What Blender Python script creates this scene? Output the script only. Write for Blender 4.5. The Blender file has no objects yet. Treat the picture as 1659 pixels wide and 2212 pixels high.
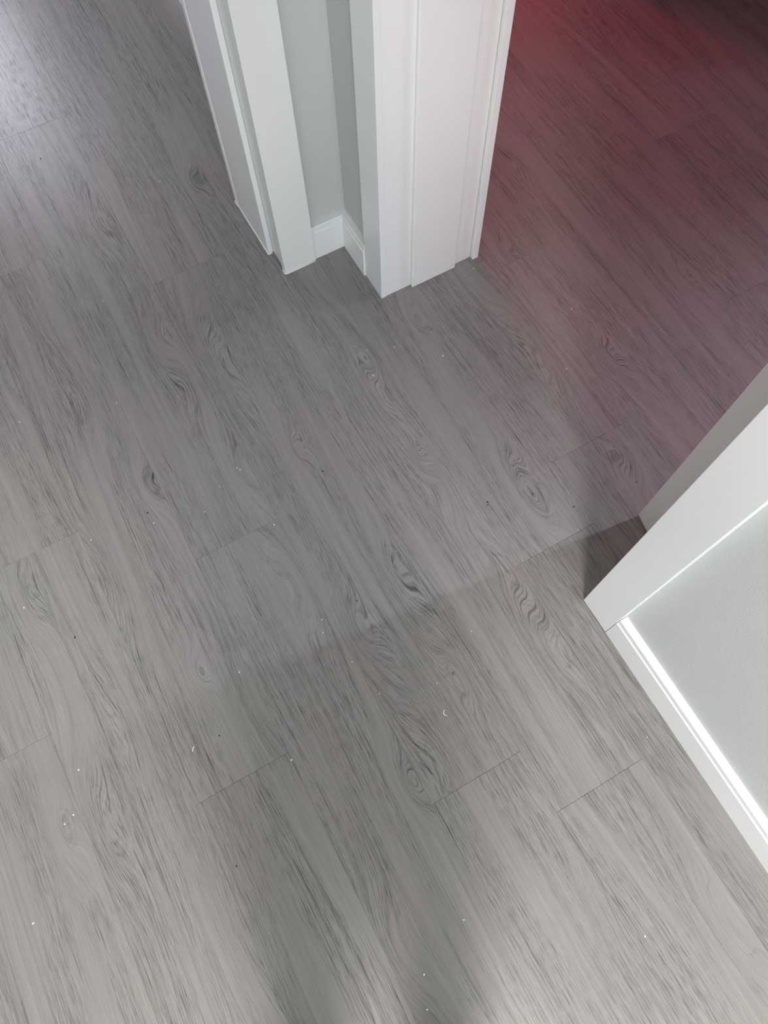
import bpy, bmesh, math, random
from mathutils import Vector, Matrix
sc = bpy.context.scene
S = 1.36                      # metres per plan unit (camera height above the floor)
R = math.radians
rng = random.Random(7)

# ---------------------------------------------------------------- camera
cam_d = bpy.data.cameras.new('camera')
cam = bpy.data.objects.new('camera', cam_d); sc.collection.objects.link(cam)
CR = Vector((0.874108, -0.485437, -0.016911))     # camera right
CU = Vector((0.457519, 0.811148, 0.364302))       # camera up
CB = Vector((-0.163128, -0.326176, 0.931127))     # camera back
cam.matrix_world = Matrix(((CR.x, CU.x, CB.x, 0), (CR.y, CU.y, CB.y, 0), (CR.z, CU.z, CB.z, S), (0, 0, 0, 1)))
cam_d.sensor_fit = 'VERTICAL'; cam_d.sensor_height = 36.0
cam_d.lens = 1580.705 / 2212 * 36.0
cam_d.clip_start = 0.02
sc.camera = cam

# ---------------------------------------------------------------- world, exposure, window daylight
w = bpy.data.worlds.new('world'); sc.world = w; w.use_nodes = True
w.node_tree.nodes['Background'].inputs[0].default_value = (0.75, 0.85, 1.0, 1)
w.node_tree.nodes['Background'].inputs[1].default_value = 1.2
vs = sc.view_settings
vs.view_transform = 'Standard'; vs.look = 'None'; vs.gamma = 1.0; vs.use_curve_mapping = False
vs.exposure = -0.45
sc.cycles.max_bounces = 6; sc.cycles.diffuse_bounces = 4; sc.cycles.glossy_bounces = 3

def area_light(name, loc, rot, sx, sy, energy, col):
    l = bpy.data.lights.new(name, 'AREA'); l.shape = 'RECTANGLE'; l.size = sx; l.size_y = sy
    l.energy = energy; l.color = col
    o = bpy.data.objects.new(name, l); sc.collection.objects.link(o)
    o.location = loc; o.rotation_euler = rot
    return o
CEIL = 2.45
LAMP = (-0.43 * S, -1.04 * S)            # corridor ceiling lamp
LAMP_POWER = 155.0
FAR_Y = 3.05 * S                          # far room window wall
RED_X = 2.45 * S                          # red room window wall
area_light('daylight_far_window', (-0.16 * S, FAR_Y + 0.05, 1.35), (R(90), 0, R(180)), 0.60, 1.05, 42.0, (0.88, 0.86, 1.0))
BACK_Y = -2.20 * S                        # window wall behind the photographer
area_light('daylight_back_window', (-0.30 * S, BACK_Y - 0.04, 1.40), (R(90), 0, 0), 1.6, 1.2, 66.0, (0.86, 0.95, 1.0))
area_light('daylight_side_window', (RED_X + 0.34 * S, -0.11 * S, 1.5), (R(90), 0, R(90)), 0.16, 1.2, 145.0, (0.72, 0.80, 1.0))

# ---------------------------------------------------------------- materials
def mat(name, col, rough=0.5, spec=0.5, emit=None, estr=0.0, bump=0.0, bscale=300.0):
    m = bpy.data.materials.new(name); m.use_nodes = True
    nt = m.node_tree; b = nt.nodes['Principled BSDF']
    b.inputs['Base Color'].default_value = (*col, 1); b.inputs['Roughness'].default_value = rough
    b.inputs['Specular IOR Level'].default_value = spec
    if emit:
        b.inputs['Emission Color'].default_value = (*emit, 1); b.inputs['Emission Strength'].default_value = estr
    tc = nt.nodes.new('ShaderNodeTexCoord')
    n = nt.nodes.new('ShaderNodeTexNoise'); n.inputs['Scale'].default_value = bscale; n.inputs['Detail'].default_value = 3
    nt.links.new(tc.outputs['Object'], n.inputs['Vector'])
    if bump:
        bp = nt.nodes.new('ShaderNodeBump'); bp.inputs['Strength'].default_value = bump; bp.inputs['Distance'].default_value = 0.001
        nt.links.new(n.outputs['Fac'], bp.inputs['Height']); nt.links.new(bp.outputs['Normal'], b.inputs['Normal'])
    # very slight tone variation in the paint itself
    n2 = nt.nodes.new('ShaderNodeTexNoise'); n2.inputs['Scale'].default_value = 6.0
    nt.links.new(tc.outputs['Object'], n2.inputs['Vector'])
    mx = nt.nodes.new('ShaderNodeMix'); mx.data_type = 'RGBA'
    mx.inputs[6].default_value = (*[c * 0.97 for c in col], 1); mx.inputs[7].default_value = (*[min(1, c * 1.03) for c in col], 1)
    nt.links.new(n2.outputs['Fac'], mx.inputs[0]); nt.links.new(mx.outputs[2], b.inputs['Base Color'])
    return m
M_TRIM = mat('white_satin_trim_paint', (0.885, 0.90, 0.895), 0.32, 0.5, bump=0.04, bscale=500)
M_WALL = mat('pale_grey_wall_paint', (0.605, 0.617, 0.607), 0.75, 0.3, bump=0.35, bscale=420)
M_CEIL = mat('white_ceiling_paint', (0.78, 0.78, 0.77), 0.9, 0.2, bump=0.2)
M_CAULK = mat('white_caulk', (0.85, 0.86, 0.86), 0.35, 0.5)
M_SUB = mat('dark_underlay', (0.05, 0.045, 0.04), 0.9, 0.1)
M_DOOR = mat('white_door_paint', (0.74, 0.72, 0.70), 0.45, 0.4, bump=0.05)
M_STEEL = mat('brushed_steel', (0.6, 0.6, 0.6), 0.3, 0.5)
M_STEEL.node_tree.nodes['Principled BSDF'].inputs['Metallic'].default_value = 1.0
M_DARK = mat('dark_stained_wood', (0.02, 0.018, 0.018), 0.5, 0.4)
M_SPECK = mat('white_plaster_crumb', (0.9, 0.9, 0.88), 0.6, 0.3)
M_GRIT = mat('dark_grit', (0.02, 0.018, 0.016), 0.8, 0.2)

# ---- wood: every streak follows u, the cross grain coordinate bent around knots
def px_floor(px, py):
    f = 1580.705
    r = CR * ((px - 829.5) / f) - CU * ((py - 1106.0) / f) - CB
    t = S / -r.z
    return r.x * t, r.y * t

KNOTS = [  # px, py, half width, half length (m), strength
    (345, 735, .020, .055, .040), (405, 832, .018, .060, -.034), (468, 775, .026, .110, .046), (318, 1050, .020, .050, .046),
    (215, 1250, .026, .080, -.052), (25, 820, .018, .050, .040), (520, 1020, .020, .070, .038), (908, 988, .014, .040, .040),
    (935, 1025, .024, .070, -.042), (1138, 1065, .022, .075, .046), (1120, 1250, .024, .085, -.040), (1175, 1385, .022, .080, .036),
    (780, 1362, .022, .060, .042), (640, 1250, .024, .110, -.046), (135, 1800, .018, .050, .044), (212, 1765, .026, .100, .046),
    (885, 1692, .016, .042, .042), (955, 1640, .026, .095, -.046), (862, 2060, .028, .080, .056), (1265, 1880, .022, .110, -.040),
    (896, 690, .014, .038, .038), (795, 772, .014, .040, -.036), (1100, 548, .014, .036, .036), (1480, 592, .016, .040, .040),
    (1315, 770, .018, .048, .042), (1345, 975, .022, .055, -.040), (555, 1510, .024, .075, .044), (680, 610, .018, .070, .034),
    (205, 480, .022, .075, .040), (412, 392, .020, .055, .042), (1150, 740, .022, .105, -.046), (430, 1455, .012, .030, .034),
    (820, 870, .020, .085, .036), (640, 965, .012, .030, .032), (1365, 125, .022, .07, .040), (1120, 345, .020, .06, -.036),
    (530, 2010, .024, .09, .046), (180, 860, .020, .10, -.040), (60, 1290, .020, .06, .040), (1330, 1975, .022, .085, .042),
    (990, 1460, .014, .05, -.036), (1560, 2000, .022, .09, .040), (860, 1250, .018, .075, .034), (270, 1560, .016, .09, -.036),
]
def wood(knots=()):
    m = bpy.data.materials.new('grey_oak_plank'); m.use_nodes = True
    nt = m.node_tree; N = nt.nodes; L = nt.links
    b = N['Principled BSDF']
    def node(t, **k):
        n = N.new(t)
        for a, v in k.items(): setattr(n, a, v)
        return n
    def math_(op, a, bb=None, c=None, clamp=False):
        n = node('ShaderNodeMath', operation=op, use_clamp=clamp)
        for i, v in enumerate((a, bb, c)):
            if v is None: continue
            if isinstance(v, (int, float)): n.inputs[i].default_value = v
            else: L.new(v, n.inputs[i])
        return n.outputs[0]
    geo = node('ShaderNodeNewGeometry'); oi = node('ShaderNodeObjectInfo')
    pos = geo.outputs['Position']
    sep = node('ShaderNodeSeparateXYZ'); L.new(pos, sep.inputs[0])
    x, y = sep.outputs[0], sep.outputs[1]
    rnd = oi.outputs['Random']
    z = math_('MULTIPLY', rnd, 97.0)
    def comb(a, bb, c):
        n = node('ShaderNodeCombineXYZ')
        for i, v in enumerate((a, bb, c)):
            if isinstance(v, (int, float)): n.inputs[i].default_value = v
            else: L.new(v, n.inputs[i])
        return n.outputs[0]
    def noise(vec, scale, detail=2.0, rough=0.5, dist=0.0):
        n = node('ShaderNodeTexNoise'); n.inputs['Scale'].default_value = scale
        n.inputs['Detail'].default_value = detail; n.inputs['Roughness'].default_value = rough; n.inputs['Distortion'].default_value = dist
        L.new(vec, n.inputs['Vector']); return n.outputs['Fac']
    # knots
    acc = None
    for kx, ky, sx, sy, A in knots:
        s = node('ShaderNodeVectorMath', operation='SUBTRACT'); L.new(pos, s.inputs[0]); s.inputs[1].default_value = (kx, ky, 0)
        mu = node('ShaderNodeVectorMath', operation='MULTIPLY'); L.new(s.outputs[0], mu.inputs[0]); mu.inputs[1].default_value = (1 / sx, 1 / sy, 0)
        d = node('ShaderNodeVectorMath', operation='DOT_PRODUCT'); L.new(mu.outputs[0], d.inputs[0]); L.new(mu.outputs[0], d.inputs[1])
        e = math_('POWER', 1 / math.e, d.outputs['Value'])
        acc = math_('MULTIPLY', e, A) if acc is None else math_('MULTIPLY_ADD', e, A, acc)
    lo = noise(comb(math_('MULTIPLY', x, 6.5), math_('MULTIPLY', y, 1.1), z), 1.0, 0.0)
    mid = noise(comb(math_('MULTIPLY', x, 24.0), math_('MULTIPLY', y, 3.2), z), 1.0, 0.0)
    u = math_('ADD', x, math_('MULTIPLY', math_('SUBTRACT', lo, 0.5), 0.085))
    u = math_('ADD', u, math_('MULTIPLY', math_('SUBTRACT', mid, 0.5), 0.008))
    if acc is not None: u = math_('ADD', u, acc)
    wv = math_('MULTIPLY_ADD', u, 0.6, math_('MULTIPLY', x, 0.4))
    def smooth(v, a, bb, lo_=0.0, hi_=1.0):
        n = node('ShaderNodeMapRange'); n.interpolation_type = 'SMOOTHSTEP'; L.new(v, n.inputs[0])
        for i, q in enumerate((a, bb, lo_, hi_)): n.inputs[i + 1].default_value = q
        return n.outputs[0]
    # growth ring lines: thin and dark, drawn along contours of u
    rn = noise(comb(math_('MULTIPLY', u, 100.0), math_('MULTIPLY', y, 0.4), z), 1.0, 0.0)
    ring = smooth(math_('ABSOLUTE', math_('SUBTRACT', rn, 0.5)), 0.0, 0.040, 1.0, 0.0)
    # broad tone bands
    band = noise(comb(math_('MULTIPLY', wv, 95.0), math_('MULTIPLY', y, 2.0), math_('ADD', z, 3.0)), 1.0, 0.0)
    # fibres: short strokes, long strokes, pale streaks
    pore = smooth(noise(comb(math_('MULTIPLY', wv, 1350.0), math_('MULTIPLY', y, 30.0), z), 1.0, 1.0, 0.6), 0.50, 0.62)
    pore2 = smooth(noise(comb(math_('MULTIPLY', wv, 840.0), math_('MULTIPLY', y, 8.0), math_('ADD', z, 11.3)), 1.0, 1.0, 0.55), 0.54, 0.65)
    pale = smooth(noise(comb(math_('MULTIPLY', wv, 1000.0), math_('MULTIPLY', y, 18.0), math_('ADD', z, 31.7)), 1.0, 0.0), 0.55, 0.72)
    pmask = smooth(noise(comb(math_('MULTIPLY', u, 22.0), math_('MULTIPLY', y, 2.6), math_('ADD', z, 5.0)), 1.0, 0.0), 0.36, 0.56, 0.15, 1.0)
    val = math_('MULTIPLY_ADD', math_('SUBTRACT', band, 0.5), 0.26, 1.10)
    val = math_('SUBTRACT', val, math_("MULTIPLY", ring, 0.155))
    val = math_('SUBTRACT', val, math_('MULTIPLY', math_('MULTIPLY', pore, pmask), 0.34))
    val = math_('SUBTRACT', val, math_('MULTIPLY', math_('MULTIPLY', pore2, pmask), 0.31))
    val = math_('ADD', val, math_('MULTIPLY', pale, 0.10))
    val = math_('ADD', val, math_('MULTIPLY', math_('SUBTRACT', rnd, 0.5), 0.06))
    # tint wanders between a pinkish and a greenish grey
    tn = noise(comb(math_('MULTIPLY', x, 5.0), math_('MULTIPLY', y, 2.5), 3.1), 1.0, 2.0)
    tm = node('ShaderNodeMapRange'); L.new(tn, tm.inputs[0]); tm.inputs[1].default_value = 0.35; tm.inputs[2].default_value = 0.65
    mx = node('ShaderNodeMix', data_type='RGBA'); L.new(tm.outputs[0], mx.inputs[0])
    mx.inputs[6].default_value = (0.276, 0.254, 0.243, 1); mx.inputs[7].default_value = (0.264, 0.254, 0.242, 1)
    vm = node('ShaderNodeVectorMath', operation='SCALE'); L.new(mx.outputs[2], vm.inputs[0]); L.new(val, vm.inputs['Scale'])
    L.new(vm.outputs[0], b.inputs['Base Color'])
    b.inputs['Specular IOR Level'].default_value = 0.45
    rr = math_('MULTIPLY_ADD', pore, 0.08, 0.33); L.new(rr, b.inputs['Roughness'])
    L.new(math_('MULTIPLY_ADD', math_('ADD', pore, pore2), -0.16, 0.52), b.inputs['Specular IOR Level'])
    return m
M_WOOD = wood()

# ---------------------------------------------------------------- mesh helpers
col = sc.collection
def link(name, bm, m, parent=None, smooth=False):
    me = bpy.data.meshes.new(name); bm.to_mesh(me); bm.free()
    if m: me.materials.append(m)
    if smooth:
        for p in me.polygons: p.use_smooth = True
    o = bpy.data.objects.new(name, me); col.objects.link(o)
    if parent: o.parent = parent
    return o
def box(bm, x0, x1, y0, y1, z0, z1, bev=0.0):
    vs_ = [bm.verts.new((x, y, z)) for z in (z0, z1) for y in (y0, y1) for x in (x0, x1)]
    fs = [(0, 2, 3, 1), (4, 5, 7, 6), (0, 1, 5, 4), (2, 6, 7, 3), (0, 4, 6, 2), (1, 3, 7, 5)]
    faces = [bm.faces.new([vs_[i] for i in f]) for f in fs]
    if bev:
        es = list({e for f in faces for e in f.edges})
        bmesh.ops.bevel(bm, geom=es, offset=bev, segments=2, affect='EDGES', profile=0.5)
def boxes(name, lst, m, parent=None, bev=0.0):
    bm = bmesh.new()
    for b in lst: box(bm, *b, bev=bev)
    return link(name, bm, m, parent)
def prism(bm, prof, a0, a1, place):
    """extrude a closed profile of (p, q) between a0 and a1; place(p, q, a) -> xyz"""
    r0 = [bm.verts.new(place(p, q, a0)) for p, q in prof]; r1 = [bm.verts.new(place(p, q, a1)) for p, q in prof]
    n = len(prof)
    for i in range(n):
        bm.faces.new((r0[i], r0[(i + 1) % n], r1[(i + 1) % n], r1[i]))
    bm.faces.new(r0[::-1]); bm.faces.new(r1)
    bmesh.ops.recalc_face_normals(bm, faces=bm.faces[:])
def lathe(bm, prof, c, seg=32):
    rings = []
    for r, z in prof:
        rings.append([bm.verts.new((c[0] + r * math.cos(2 * math.pi * i / seg), c[1] + r * math.sin(2 * math.pi * i / seg), c[2] + z)) for i in range(seg)])
    for a, b2 in zip(rings, rings[1:]):
        for i in range(seg): bm.faces.new((a[i], a[(i + 1) % seg], b2[(i + 1) % seg], b2[i]))
    bm.faces.new(rings[0][::-1]); bm.faces.new(rings[-1])
    bmesh.ops.recalc_face_normals(bm, faces=bm.faces[:])
def struct(o): o['kind'] = 'structure'; return o
def tag(o, label, cat, group=None):
    o['label'] = label; o['category'] = cat
    if group: o['group'] = group
    return o
def empty(name, loc=(0, 0, 0)):
    o = bpy.data.objects.new(name, None); col.objects.link(o); o.location = loc; o.empty_display_size = 0.1
    return o

# ---------------------------------------------------------------- plan (plan units, times S)
XW, XR = 0.3655, 0.5275                 # right wall: corridor face, room face
YW, YB = 0.8235, 0.9825                 # far wall: corridor face, far room face
X_L, Y_S = -1.30, -2.20                 # left wall, back wall of the corridor
XRL, YRS, YRN = 2.45, -0.9, 2.35        # red room
XFL, YFN = -1.9, 3.05                   # far room
DOOR_H = 2.04
JQ, JP = 0.0975, 0.6846                 # jamb faces of the right doorway
J2R, J2L = 0.2425, -0.345               # jamb faces of the far doorway
JT = 0.0135                             # jamb board thickness
T = 0.12 / S
def u(*b): return tuple(v * S for v in b[:4]) + tuple(b[4:])

# floor: underlay and planks
floor = boxes('floor', [u(XFL - T, XRL + .33, Y_S - T, YFN + T, -0.12, -0.0052)], M_SUB)
struct(floor); tag(floor, 'grey oak effect plank floor running through both doorways', 'floor')
PW, PL = 0.132 * S, 0.928 * S
def plank_mesh(ln):
    bm = bmesh.new(); g = 0.00005; bv = 0.00013; be = 0.00032    # butt ends are eased a little more than the long sides
    x1, y1 = PW / 2 - g, ln / 2 - .00016
    lv = [[bm.verts.new((sx * xx, sy * yy, zz)) for sx, sy in ((-1, -1), (1, -1), (1, 1), (-1, 1))]
          for xx, yy, zz in ((x1, y1, -0.005), (x1, y1, -be), (x1 - bv, y1 - be, 0.0))]
    for a, b2 in zip(lv, lv[1:]):
        for i in range(4): bm.faces.new((a[i], a[(i + 1) % 4], b2[(i + 1) % 4], b2[i]))
    bm.faces.new(lv[2]); bm.faces.new(lv[0][::-1])
    me = bpy.data.meshes.new('plank'); bm.to_mesh(me); bm.free(); me.materials.append(M_WOOD); return me
PM = plank_mesh(PL)
KN = [(*px_floor(k[0], k[1]), k[2] * 1.2, k[3] * 1.35, k[4] * 1.08) for k in KNOTS]
JOINTS = {-4: .291, -3: .544, -2: .1175, -1: .418, 0: -.028, 1: -.112, 2: .1855}
x_first = int(math.floor((XFL - .035) / .132)); x_last = int(math.ceil((XRL - .035) / .132))
for k in range(x_first, x_last):
    j = JOINTS.get(k)
    if j is None: j = ((k * 0.37 + 0.21) % 1.0) * 0.928
    lo_y, hi_y = (Y_S, YFN)
    xc = (.035 + .132 * (k + .5)) * S
    if .035 + .132 * (k + 1) < X_L - .1: lo_y = .9
    if .035 + .132 * k > XR + .05: lo_y, hi_y = YRS, YRN
    n0 = int(math.floor((lo_y - j) / .928))
    y0 = j + n0 * .928
    while y0 < hi_y:
        a0, a1 = max(y0, lo_y), min(y0 + .928, hi_y)
        if a1 - a0 > .02:
            full = a1 - a0 > .9279
            o = bpy.data.objects.new('plank', PM if full else plank_mesh((a1 - a0) * S)); col.objects.link(o)
            o.parent = floor; o.location = (xc, (a0 + a1) / 2 * S, 0)
            own = [k_ for k_ in KN if abs(k_[0] - xc) <= PW / 2 and a0 * S <= k_[1] < a1 * S]
            if own:
                o.material_slots[0].link = 'OBJECT'; o.material_slots[0].material = wood(own)
        y0 += .928

# walls
def wall(name, lst, label):
    o = struct(boxes(name, lst, M_WALL)); tag(o, label, 'wall'); return o
wall('wall_right', [u(XW, XR, Y_S - T, JQ - JT, 0, CEIL), u(XW, XR, JQ - JT, JP + JT, DOOR_H + JT * S, CEIL), u(XW, XR, JP + JT, YFN + T, 0, CEIL)],
     'pale grey corridor wall on the right holding the doorway to the red lit room')
wall('wall_far', [u(J2R + JT, XW, YW, YB, 0, CEIL), u(J2L - JT, J2R + JT, YW, YB, DOOR_H + JT * S, CEIL), u(XFL - T, J2L - JT, YW, YB, 0, CEIL)],
     'pale grey wall at the far end of the corridor with a cased doorway')
wall('wall_left', [u(X_L - T, X_L, Y_S - T, YW, 0, CEIL)], 'pale grey wall along the left of the corridor')
bw = (-0.30 - .60, -0.30 + .60)
wall('wall_back', [u(X_L, bw[0], Y_S - T, Y_S, 0, CEIL), u(bw[1], XW, Y_S - T, Y_S, 0, CEIL), u(*bw, Y_S - T, Y_S, 0, .78), u(*bw, Y_S - T, Y_S, 2.02, CEIL)], 'pale grey wall with a window behind the photographer')
wy = (-0.16 - .225, -0.16 + .225)
wall('wall_far_room', [u(XFL, wy[0], YFN, YFN + T, 0, CEIL), u(wy[1], XW, YFN, YFN + T, 0, CEIL), u(wy[0], wy[1], YFN, YFN + T, 0, 0.80), u(wy[0], wy[1], YFN, YFN + T, 1.90, CEIL)],
     'pale grey window wall of the far room')
wall('wall_far_room_left', [u(XFL - T, XFL, YB, YFN + T, 0, CEIL)], 'pale grey side wall of the far room')
sy_ = (-0.20, -0.02); so_ = (-0.163, -0.057); TR, TO = XRL + .30, XRL + .33
wall('wall_red_room', [u(XRL, TR, YRS - T, sy_[0], 0, CEIL), u(XRL, TR, sy_[1], YRN + T, 0, CEIL), u(XRL, TR, *sy_, 0, 0.88), u(XRL, TR, *sy_, 2.12, CEIL),
      u(TR, TO, YRS - T, so_[0], 0, CEIL), u(TR, TO, so_[1], YRN + T, 0, CEIL), u(TR, TO, *so_, 0, 0.88), u(TR, TO, *so_, 2.12, CEIL)],
     'pale grey outer wall of the red lit room with a slit window')
wall('wall_red_room_end', [u(XR, XRL, YRN, YRN + T, 0, CEIL)], 'pale grey end wall of the red lit room')
wall('wall_red_room_near', [u(XR, XRL, YRS - T, YRS, 0, CEIL)], 'pale grey near wall of the red lit room')
ce = struct(boxes('ceiling', [u(XFL - T, XRL + .33, Y_S - T, YFN + T, CEIL, CEIL + 0.1)], M_CEIL)); tag(ce, 'plain white ceiling over corridor and rooms', 'ceiling')

# windows
def window(name, label, axis, pos, a0, a1, z0, z1, f=0.045):
    e = struct(empty(name)); tag(e, label, 'window')
    def bx(nm, p0, p1, q0, q1, r0, r1, m, par):
        return boxes(nm, [(q0, q1, p0, p1, r0, r1) if axis == 'y' else (p0, p1, q0, q1, r0, r1)], m, par)
    bx('frame', pos, pos + .04, a0, a0 + f, z0, z1, M_TRIM, e); bx('frame', pos, pos + .04, a1 - f, a1, z0, z1, M_TRIM, e)
    bx('frame', pos, pos + .04, a0 + f, a1 - f, z1 - f, z1, M_TRIM, e)
    bx('sill', pos - .05, pos + .04, a0 + f, a1 - f, z0, z0 + f, M_TRIM, e)
window('window_1', 'white framed window of the far room', 'y', YFN * S, wy[0] * S, wy[1] * S, .80, 1.90)
window('window_3', 'wide white framed window behind the photographer', 'y', (Y_S - T) * S, bw[0] * S, bw[1] * S, .78, 2.02)
window('window_2', 'white framed slit window of the red lit room', 'x', TR * S, so_[0] * S, so_[1] * S, .88, 2.12, .012)

# ---------------------------------------------------------------- baseboards
Z1, Z2 = 0.077, 0.094
def base_prof():        # p = distance out of the wall, q = height
    th = 0.0165
    return [(0, 0), (th, 0), (th, Z1 - .001), (th - .0022, Z1 + .0005), (th - .0022, Z2 - .002), (th - .0035, Z2), (0, Z2)]
def baseboard(name, place, runs, label):
    bm = bmesh.new()
    for a0, a1 in runs: prism(bm, base_prof(), a0 * S, a1 * S, place)
    o = struct(link(name, bm, M_TRIM)); tag(o, label, 'baseboard'); return o
baseboard('baseboard_right', lambda p, q, a: (XW * S - p, a, q), [(Y_S, .0461)], 'white stepped baseboard along the right wall below the doorway casing')
bc = XW - .0165 / S; bd = YW - .0165 / S
baseboard('baseboard_pillar', lambda p, q, a: (XW * S - p, a, q), [(.7393, bd + .0004)], 'short white baseboard between the inner corner and the right doorway casing')
baseboard('baseboard_far', lambda p, q, a: (a, YW * S - p, q), [(.2979, XW)], 'short white baseboard between the inner corner and the far doorway casing')
baseboard('baseboard_far_left', lambda p, q, a: (a, YW * S - p, q), [(X_L, J2L - .058)], 'white baseboard left of the far doorway')
baseboard('baseboard_left', lambda p, q, a: (X_L * S + p, a, q), [(Y_S, bd)], 'white baseboard along the left corridor wall')
baseboard('baseboard_red_room', lambda p, q, a: (XR * S + p, a, q), [(.736, YRN)], 'white baseboard in the red lit room behind the right doorway')
baseboard('baseboard_far_room', lambda p, q, a: (XW * S - p, a, q), [(YB, YFN)], 'white baseboard along the right wall of the far room')

# ---------------------------------------------------------------- doorway trim: boards
BV = 0.0012
def board(name, parent, *b, bev=BV): return boxes(name, [u(*b)], M_TRIM, parent, bev)
t1 = struct(empty('trim_1', (XW * S, JP * S, 0))); tag(t1, 'white door casing, jamb and stop around the right doorway', 'door frame')
t2 = struct(empty('trim_2', (J2R * S, YW * S, 0))); tag(t2, 'white door casing, jamb and stop around the far doorway', 'door frame')
def place_children(e):
    for c in e.children: c.matrix_parent_inverse = e.matrix_basis.inverted()
HZ = DOOR_H
CW = 0.0565
# right doorway (opening along y)
board('casing', t1, .3560, XW, .6836, .7393, 0, HZ + .07)
board('casing', t1, .3536, XW, .0467, .0987, 0, HZ + .07)
board('casing', t1, .3536, XW, .0987, .6832, HZ, HZ + .07)
board('casing', t1, XR, .5388, .6772, .7335, 0, HZ + .07)
board('casing', t1, XR, .5388, .0486, .1048, 0, HZ + .07)
board('casing', t1, XR, .5388, .1048, .6772, HZ, HZ + .07)
board('jamb', t1, XW, XR - .0008, JP, JP + JT, 0, HZ)
board('jamb', t1, XW, XR - .0008, JQ - JT, JQ, 0, HZ)
board('jamb', t1, XW, XR - .0008, JQ - JT, JP + JT, HZ, HZ + JT * S)
board('stop', t1, .4105, .4940, .6778, JP, 0, HZ, bev=.0025)
board('stop', t1, .4105, .4940, JQ, JQ + .0082, 0, HZ, bev=.0025)
board('stop', t1, .4105, .4940, JQ + .0082, JP - .0082, HZ - .011, HZ, bev=.0025)
# far doorway (opening along x)
board('casing', t2, .2400, .2979, .8085, YW, 0, HZ + .07)
board('casing', t2, J2L - .0555, J2L + .0025, .8085, YW, 0, HZ + .07)
board('casing', t2, J2L + .0025, .2400, .8085, YW, HZ, HZ + .07)
board('casing', t2, .2322, .2900, YB, .9945, 0, HZ + .07)
board('casing', t2, J2L - .0475, J2L + .0103, YB, .9945, 0, HZ + .07)
board('casing', t2, J2L + .0103, .2322, YB, .9945, HZ, HZ + .07)
board('jamb', t2, J2R, J2R + JT, YW, YB - .0008, 0, HZ)
board('jamb', t2, J2L - JT, J2L, YW, YB - .0008, 0, HZ)
board('jamb', t2, J2L - JT, J2R + JT, YW, YB - .0008, HZ, HZ + JT * S)
board('stop', t2, .2335, J2R, .8600, .9815, 0, HZ, bev=.0025)
board('stop', t2, J2L, J2L + .009, .8600, .9435, 0, HZ, bev=.0025)
board('stop', t2, J2L + .009, .2335, .8600, .9435, HZ - .011, HZ, bev=.0025)
# caulk beads where white trim meets the floor (each a thin rounded strip)
def bead(parent, pts, r=0.0022):
    bm = bmesh.new(); seg = 6
    P = [Vector((a * S, b2 * S, r * .3)) for a, b2 in pts]
    prev = None
    for i, p in enumerate(P):
        d = ((P[min(i + 1, len(P) - 1)] - P[max(i - 1, 0)])).normalized(); s = Vector((-d.y, d.x, 0))
        ring = [bm.verts.new(p + s * (r * math.cos(math.pi * 2 * k / seg)) + Vector((0, 0, r * math.sin(math.pi * 2 * k / seg)))) for k in range(seg)]
        if prev:
            for k in range(seg): bm.faces.new((prev[k], prev[(k + 1) % seg], ring[(k + 1) % seg], ring[k]))
        else: bm.faces.new(ring[::-1])
        prev = ring
    bm.faces.new(prev); bmesh.ops.recalc_face_normals(bm, faces=bm.faces[:])
    return link('caulk_bead', bm, M_CAULK, parent, True)
bead(t2, [(.2318, .9950), (.2318, .985), (.2331, .979), (.2331, .90), (.2330, .8595), (.2395, .8595)])
bead(t2, [(.2398, .818), (.2396, .8083), (.2420, .8080), (.2700, .8080), (.2960, .8082)], .0026)
place_children(t1); place_children(t2)

# caulk beads along the short baseboards
# ---------------------------------------------------------------- door leaf of the right doorway, standing open into the red room
door = struct(empty('door_1', (.4931 * S, .1637 * S, 0))); tag(door, 'plain off-white door leaf standing open inside the right doorway', 'door')
DT, DW = 0.042, 0.76
leaf = boxes('leaf', [(0, DW, -DT, 0, .006, 2.02)], M_DOOR, door, .001)
for zz in (.25, 1.0, 1.78): boxes('hinge', [(.004, .012, -DT - .010, -DT + .0005, zz, zz + .09)], M_STEEL, door, .001)
for sgn, y0 in ((1, 0), (-1, -DT)):
    bm = bmesh.new(); lathe(bm, [(.026, 0), (.026, .008), (.011, .010), (.011, .05), (.013, .052)], (0, 0, 0), 20)
    h = link('handle_rose', bm, M_STEEL, door, True); h.location = (DW - .06, y0, 1.02); h.rotation_euler = (R(-90 * sgn), 0, 0)
    lv = boxes('lever', [(DW - .17, DW - .05, y0 + sgn * .042 - .008, y0 + sgn * .042 + .008, 1.01, 1.03)], M_STEEL, door, .004)
door.rotation_euler = (0, 0, R(-9.5))

# ---------------------------------------------------------------- lamps
M_LAMP = mat('lit_opal_diffuser', (0.9, 0.9, 0.88), 0.4, 0.3, (1.0, 0.955, 0.908), 1.0)
lamp = empty('ceiling_lamp', (LAMP[0], LAMP[1], CEIL)); tag(lamp, 'round flush ceiling lamp with a lit opal diffuser in the corridor', 'lamp')
bm = bmesh.new(); lathe(bm, [(.245, -.002), (.25, -.03), (.242, -.045), (.238, -.03)], (0, 0, 0)); link('rim', bm, M_TRIM, lamp, True)
bm = bmesh.new(); lathe(bm, [(.237, -.035), (.23, -.05), (.13, -.060), (.02, -.063)], (0, 0, 0)); link('diffuser', bm, M_LAMP, lamp, True)
M_LAMP.node_tree.nodes['Principled BSDF'].inputs['Emission Strength'].default_value = LAMP_POWER
M_RED = mat('lit_red_tube', (0.8, 0.1, 0.12), 0.4, 0.3, (1.0, 0.05, 0.14), 1.0)
RED_POWER = 96.0
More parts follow.
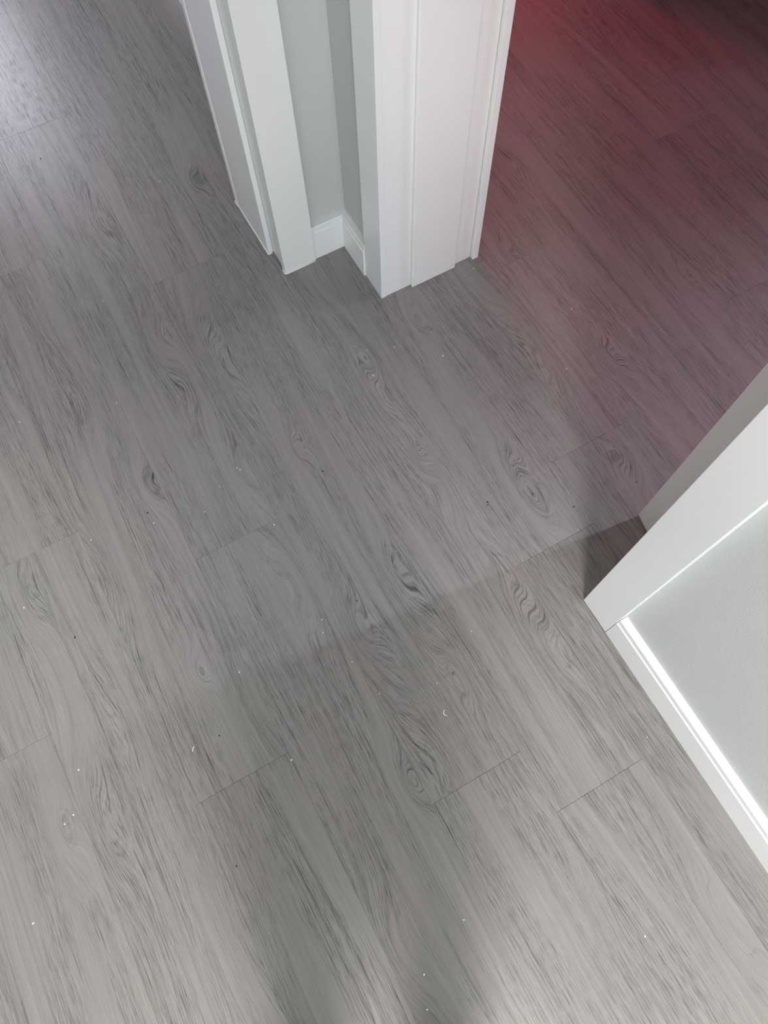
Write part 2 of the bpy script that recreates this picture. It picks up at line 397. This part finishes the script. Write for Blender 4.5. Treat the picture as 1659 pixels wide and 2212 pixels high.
tube = empty('light_tube', (.72 * S, 2.15 * S, 0)); tag(tube, 'upright red light tube on a round foot in the room beyond', 'lamp')
bm = bmesh.new(); lathe(bm, [(.11, 0), (.11, .012), (.03, .022), (.02, .05)], (0, 0, 0)); link('foot', bm, M_DARK, tube, True)
bm = bmesh.new(); lathe(bm, [(.024, .05), (.024, 1.25)], (0, 0, 0), 20); link('tube', bm, M_RED, tube, True)
bm = bmesh.new(); lathe(bm, [(.026, 1.25), (.026, 1.29), (.01, 1.295)], (0, 0, 0), 20); link('end_cap', bm, M_DARK, tube, True)
M_RED.node_tree.nodes['Principled BSDF'].inputs['Emission Strength'].default_value = RED_POWER

# tall dark wardrobe added beyond the right edge of the view to darken that corner
WX0, WX1, WY0, WY1 = 1.47 * S, 1.90 * S, 0.62 * S, 1.75 * S
cab = empty('blocker', ((WX0 + WX1) / 2, (WY0 + WY1) / 2, 0)); tag(cab, 'tall black wardrobe with three doors added unseen to shade the red lit room', 'blocker')
hx, hy = (WX1 - WX0) / 2, (WY1 - WY0) / 2
boxes('body', [(-hx, hx, -hy, hy, .07, 2.1)], M_DARK, cab, .003)
boxes('plinth', [(-hx + .03, hx, -hy + .02, hy - .02, 0, .07)], M_DARK, cab)
for i in range(3):
    a0 = -hy + 2 * hy * i / 3 + .004; a1 = -hy + 2 * hy * (i + 1) / 3 - .004
    d_ = boxes('blocker_door', [(-hx - .02, -hx, a0, a1, .08, 2.08)], M_DARK, cab, .002)
    bm = bmesh.new(); lathe(bm, [(.006, 0), (.006, .015), (.012, .02), (.010, .028)], (0, 0, 0), 16)
    k_ = link('knob', bm, M_STEEL, d_, True); k_.location = (-hx - .02, a1 - .06, 1.0); k_.rotation_euler = (0, R(-90), 0)

chest = empty('blocker_chest', (1.268 * S, 1.475 * S, 0)); tag(chest, 'low black chest added unseen to darken the corner by the black wardrobe', 'chest')  # unseen, added to keep the red light off the far right corner
boxes('body', [(-.22, .22, -.40, .40, .03, .46)], M_DARK, chest, .004)
boxes('lid', [(-.228, .228, -.408, .408, .462, .50)], M_DARK, chest, .004)
for sx in (-1, 1):
    for sy in (-1, 1): boxes('leg', [(sx * .19 - .02, sx * .19 + .02, sy * .37 - .02, sy * .37 + .02, 0, .03)], M_DARK, chest)

# ---------------------------------------------------------------- the photographer, standing just behind the lens
def person():
    P = {}
    V = []; E_ = []; RAD = []
    def v(n, p, r, link_to=None, r2=None):
        P[n] = len(V); V.append(p); RAD.append((r, r2 or r))
        if link_to: E_.append((P[link_to], P[n]))
    v('pelvis', (0, -.50, .92), .155, None, .115)
    v('waist', (0, -.475, 1.07), .140, 'pelvis', .105)
    v('chest', (0, -.43, 1.26), .160, 'waist', .115)
    v('upper', (0, -.395, 1.38), .120, 'chest', .085)
    v('neck', (0, -.355, 1.47), .052, 'upper')
    v('skull0', (0, -.315, 1.53), .062, 'neck', .070)
    v('skull1', (0, -.275, 1.60), .078, 'skull0', .095)
    v('skull2', (0, -.265, 1.68), .062, 'skull1', .078)
    for s, n in ((-1, 'l'), (1, 'r')):
        v('sh' + n, (s * .165, -.395, 1.385), .062, 'upper')
        v('ua' + n, (s * .215, -.385, 1.27), .050, 'sh' + n)
        v('el' + n, (s * .235, -.36, 1.13), .040, 'ua' + n)
        v('fa' + n, (s * .165, -.245, 1.20), .038, 'el' + n)
        v('wr' + n, (s * .095, -.135, 1.285), .025, 'fa' + n, .030)
        v('pa' + n, (s * .070, -.095, 1.315), .018, 'wr' + n, .034)
        v('hip' + n, (s * .085, -.50, .84), .100, 'pelvis')
        v('kn' + n, (s * .085, -.50, .48), .066, 'hip' + n)
        v('ca' + n, (s * .088, -.535, .33), .060, 'kn' + n)
        v('an' + n, (s * .095, -.555, .10), .042, 'ca' + n)
        v('he' + n, (s * .098, -.555, .045), .040, 'an' + n)
        v('to' + n, (s * .110, -.395, .035), .038, 'he' + n, .030)
    me = bpy.data.meshes.new('body'); me.from_pydata(V, E_, []); o = bpy.data.objects.new('body', me); col.objects.link(o)
    sk = o.modifiers.new('skin', 'SKIN'); sk.use_smooth_shade = True
    for i, d in enumerate(me.skin_vertices[0].data): d.radius = RAD[i]; d.use_root = (i == 0)
    ss = o.modifiers.new('sub', 'SUBSURF'); ss.levels = 2; ss.render_levels = 2
    dg = bpy.context.evaluated_depsgraph_get(); dg.update()
    m2 = bpy.data.meshes.new_from_object(o.evaluated_get(dg)); bpy.data.objects.remove(o)
    b = bpy.data.objects.new('body', m2); col.objects.link(b)
    m2.materials.clear()
    for m in (M_TOP, M_TRS, M_SKIN, M_SHOE): m2.materials.append(m)
    for p in m2.polygons:
        c = p.center; p.use_smooth = True
        if c.z > 1.455: p.material_index = 2
        elif c.y > -.165 and c.z > 1.2: p.material_index = 2
        elif c.z < .085: p.material_index = 3
        elif c.z < .95: p.material_index = 1
        else: p.material_index = 0
    return b
M_TOP = mat('navy_knit', (0.05, 0.06, 0.09), 0.9, 0.2, bump=0.3)
M_TRS = mat('dark_denim', (0.03, 0.04, 0.06), 0.85, 0.2, bump=0.3)
M_SKIN = mat('skin', (0.55, 0.36, 0.27), 0.5, 0.4)
M_SHOE = mat('dark_slipper', (0.03, 0.03, 0.03), 0.7, 0.3)
M_HAIR = mat('dark_hair', (0.03, 0.02, 0.015), 0.55, 0.4, bump=0.5)
M_PHONE = mat('black_phone_shell', (0.02, 0.02, 0.022), 0.3, 0.5)
pers = empty('person', (0, 0, 0)); tag(pers, 'person in a navy top and dark trousers holding a phone above the floor', 'person')
b = person(); b.parent = pers
# hair cap, ears, nose, eyes
def blob(name, c, r, m, seg=(20, 12), cut=None):
    bm = bmesh.new(); bmesh.ops.create_uvsphere(bm, u_segments=seg[0], v_segments=seg[1], radius=1.0)
    for v_ in bm.verts: v_.co = Vector((v_.co.x * r[0] + c[0], v_.co.y * r[1] + c[1], v_.co.z * r[2] + c[2]))
    return link(name, bm, m, pers, True)
blob('hair', (0, -.300, 1.655), (.092, .105, .085), M_HAIR)
for s in (-1, 1):
    blob('ear', (s * .084, -.285, 1.60), (.012, .022, .032), M_SKIN, (12, 8))
    blob('eye', (s * .032, -.187, 1.605), (.013, .010, .008), M_PHONE, (12, 8))
blob('nose', (0, -.170, 1.575), (.014, .022, .026), M_SKIN, (12, 8))
blob('mouth', (0, -.200, 1.525), (.024, .010, .007), M_SKIN, (12, 8))
# five fingers on each hand, closed around the phone's sides
for s in (-1, 1):
    for i in range(5):
        if i < 4:
            y = -.075 + i * .020; ln = (.9, 1.0, .95, .8)[3 - i]
            pts = [(s * .070, y - .02, 1.312), (s * (.058), y, 1.315 - .006), (s * (.042 - .012 * ln), y + .006, 1.318), ]
        else:
            pts = [(s * .072, -.10, 1.322), (s * .062, -.082, 1.345), (s * .036, -.070, 1.352)]
        fm = bpy.data.meshes.new('finger'); fm.from_pydata(pts, [(0, 1), (1, 2)], []); fo = bpy.data.objects.new('finger', fm); col.objects.link(fo)
        fo.modifiers.new('skin', 'SKIN').use_smooth_shade = True
        for q_, d_ in enumerate(fm.skin_vertices[0].data): d_.radius = (.0085 - .0008 * q_,) * 2; d_.use_root = (q_ == 0)
        fo.modifiers.new('sub', 'SUBSURF').levels = 1
        fm.materials.append(M_SKIN); fo.parent = pers
pers.rotation_euler = (0, 0, -math.atan2(.484, .875))
phone = empty('phone', (0, 0, S)); tag(phone, 'black phone held level above the floor by the photographer', 'phone')
pc = boxes('shell', [(-.056, .017, -.128, .019, .004, .012)], M_PHONE, phone, .003)
boxes('lens_bump', [(-.018, .012, -.024, .012, .0025, .0045)], M_PHONE, phone, .0008)
phone.rotation_euler = cam.matrix_world.to_euler()

# ---------------------------------------------------------------- crumbs and grit lying on the planks
WHITE = [(223, 651), (252, 871), (475, 1052), (442, 1106), (592, 1134), (196, 1167), (52, 1313), (696, 1339), (698, 1367), (43, 912), (333, 1130), (793, 756),
         (852, 750), (806, 811), (957, 769), (1234, 668), (1223, 797), (1018, 1364), (1248, 1145), (170, 1663), (159, 1760), (140, 1780), (630, 1642), (517, 1452),
         (72, 1994), (761, 1430), (820, 1499), (944, 1476), (1398, 1593), (1002, 1987), (916, 2105), (923, 2181), (1393, 2023), (242, 540), (345, 392), (843, 639), (1023, 580), (519, 1015), (512, 1011)]
DARK = [(319, 1108), (162, 1377), (697, 1018), (1239, 1095), (771, 1298), (1375, 1041), (511, 1871), (474, 1589), (88, 343), (1053, 1085), (1054, 1091)]
def crumb_mesh(seed, m):
    r_ = random.Random(seed); bm = bmesh.new(); bmesh.ops.create_icosphere(bm, subdivisions=1, radius=1.0)
    for v_ in bm.verts: v_.co *= r_.uniform(.7, 1.2); v_.co.z = max(v_.co.z * .6, -.45)
    me = bpy.data.meshes.new('crumb'); bm.to_mesh(me); bm.free(); me.materials.append(m); return me
WM = [crumb_mesh(i, M_SPECK) for i in range(3)]; DM = [crumb_mesh(i + 9, M_GRIT) for i in range(3)]
for i, (px, py) in enumerate(WHITE):
    fx, fy = px_floor(px, py); r = rng.uniform(.0011, .0018)
    o = bpy.data.objects.new('crumb', WM[i % 3]); col.objects.link(o); o.location = (fx, fy, .45 * r); o.scale = (r, r * rng.uniform(.8, 1.5), r); o.rotation_euler = (0, 0, rng.uniform(0, 6))
    tag(o, 'tiny white plaster crumb lying on the grey planks', 'crumb', 'white crumbs scattered on the floor')
for i, (px, py) in enumerate(DARK):
    fx, fy = px_floor(px, py); r = rng.uniform(.0012, .0017)
    o = bpy.data.objects.new('grit_speck', DM[i % 3]); col.objects.link(o); o.location = (fx, fy, .45 * r); o.scale = (r, r * 1.5, r); o.rotation_euler = (0, 0, rng.uniform(0, 6))
    tag(o, 'tiny dark speck of grit lying on the grey planks', 'grit', 'dark grit on the floor')
def sliver(px, py, ang, ln, bend, label):
    fx, fy = px_floor(px, py); bm = bmesh.new(); n = 6; w_ = .0007
    pts = [Vector(((i / n - .5) * ln, bend * (1 - (2 * i / n - 1) ** 2), 0)) for i in range(n + 1)]
    rows = [[bm.verts.new(p + Vector((0, sy * w_, zz))) for sy, zz in ((-1, 0), (1, 0), (1, .001), (-1, .001))] for p in pts]
    for a, b2 in zip(rows, rows[1:]):
        for k in range(4): bm.faces.new((a[k], a[(k + 1) % 4], b2[(k + 1) % 4], b2[k]))
    bm.faces.new(rows[0][::-1]); bm.faces.new(rows[-1]); bmesh.ops.recalc_face_normals(bm, faces=bm.faces[:])
    o = link('paint_flake', bm, M_SPECK); o.location = (fx, fy, 0); o.rotation_euler = (0, 0, R(ang)); tag(o, label, 'flake')
sliver(963, 1540, 80, .012, .004, 'curved white paint flake on the planks near the middle of the floor')
sliver(418, 1618, 50, .009, .001, 'thin straight white paint flake on the planks at lower left')
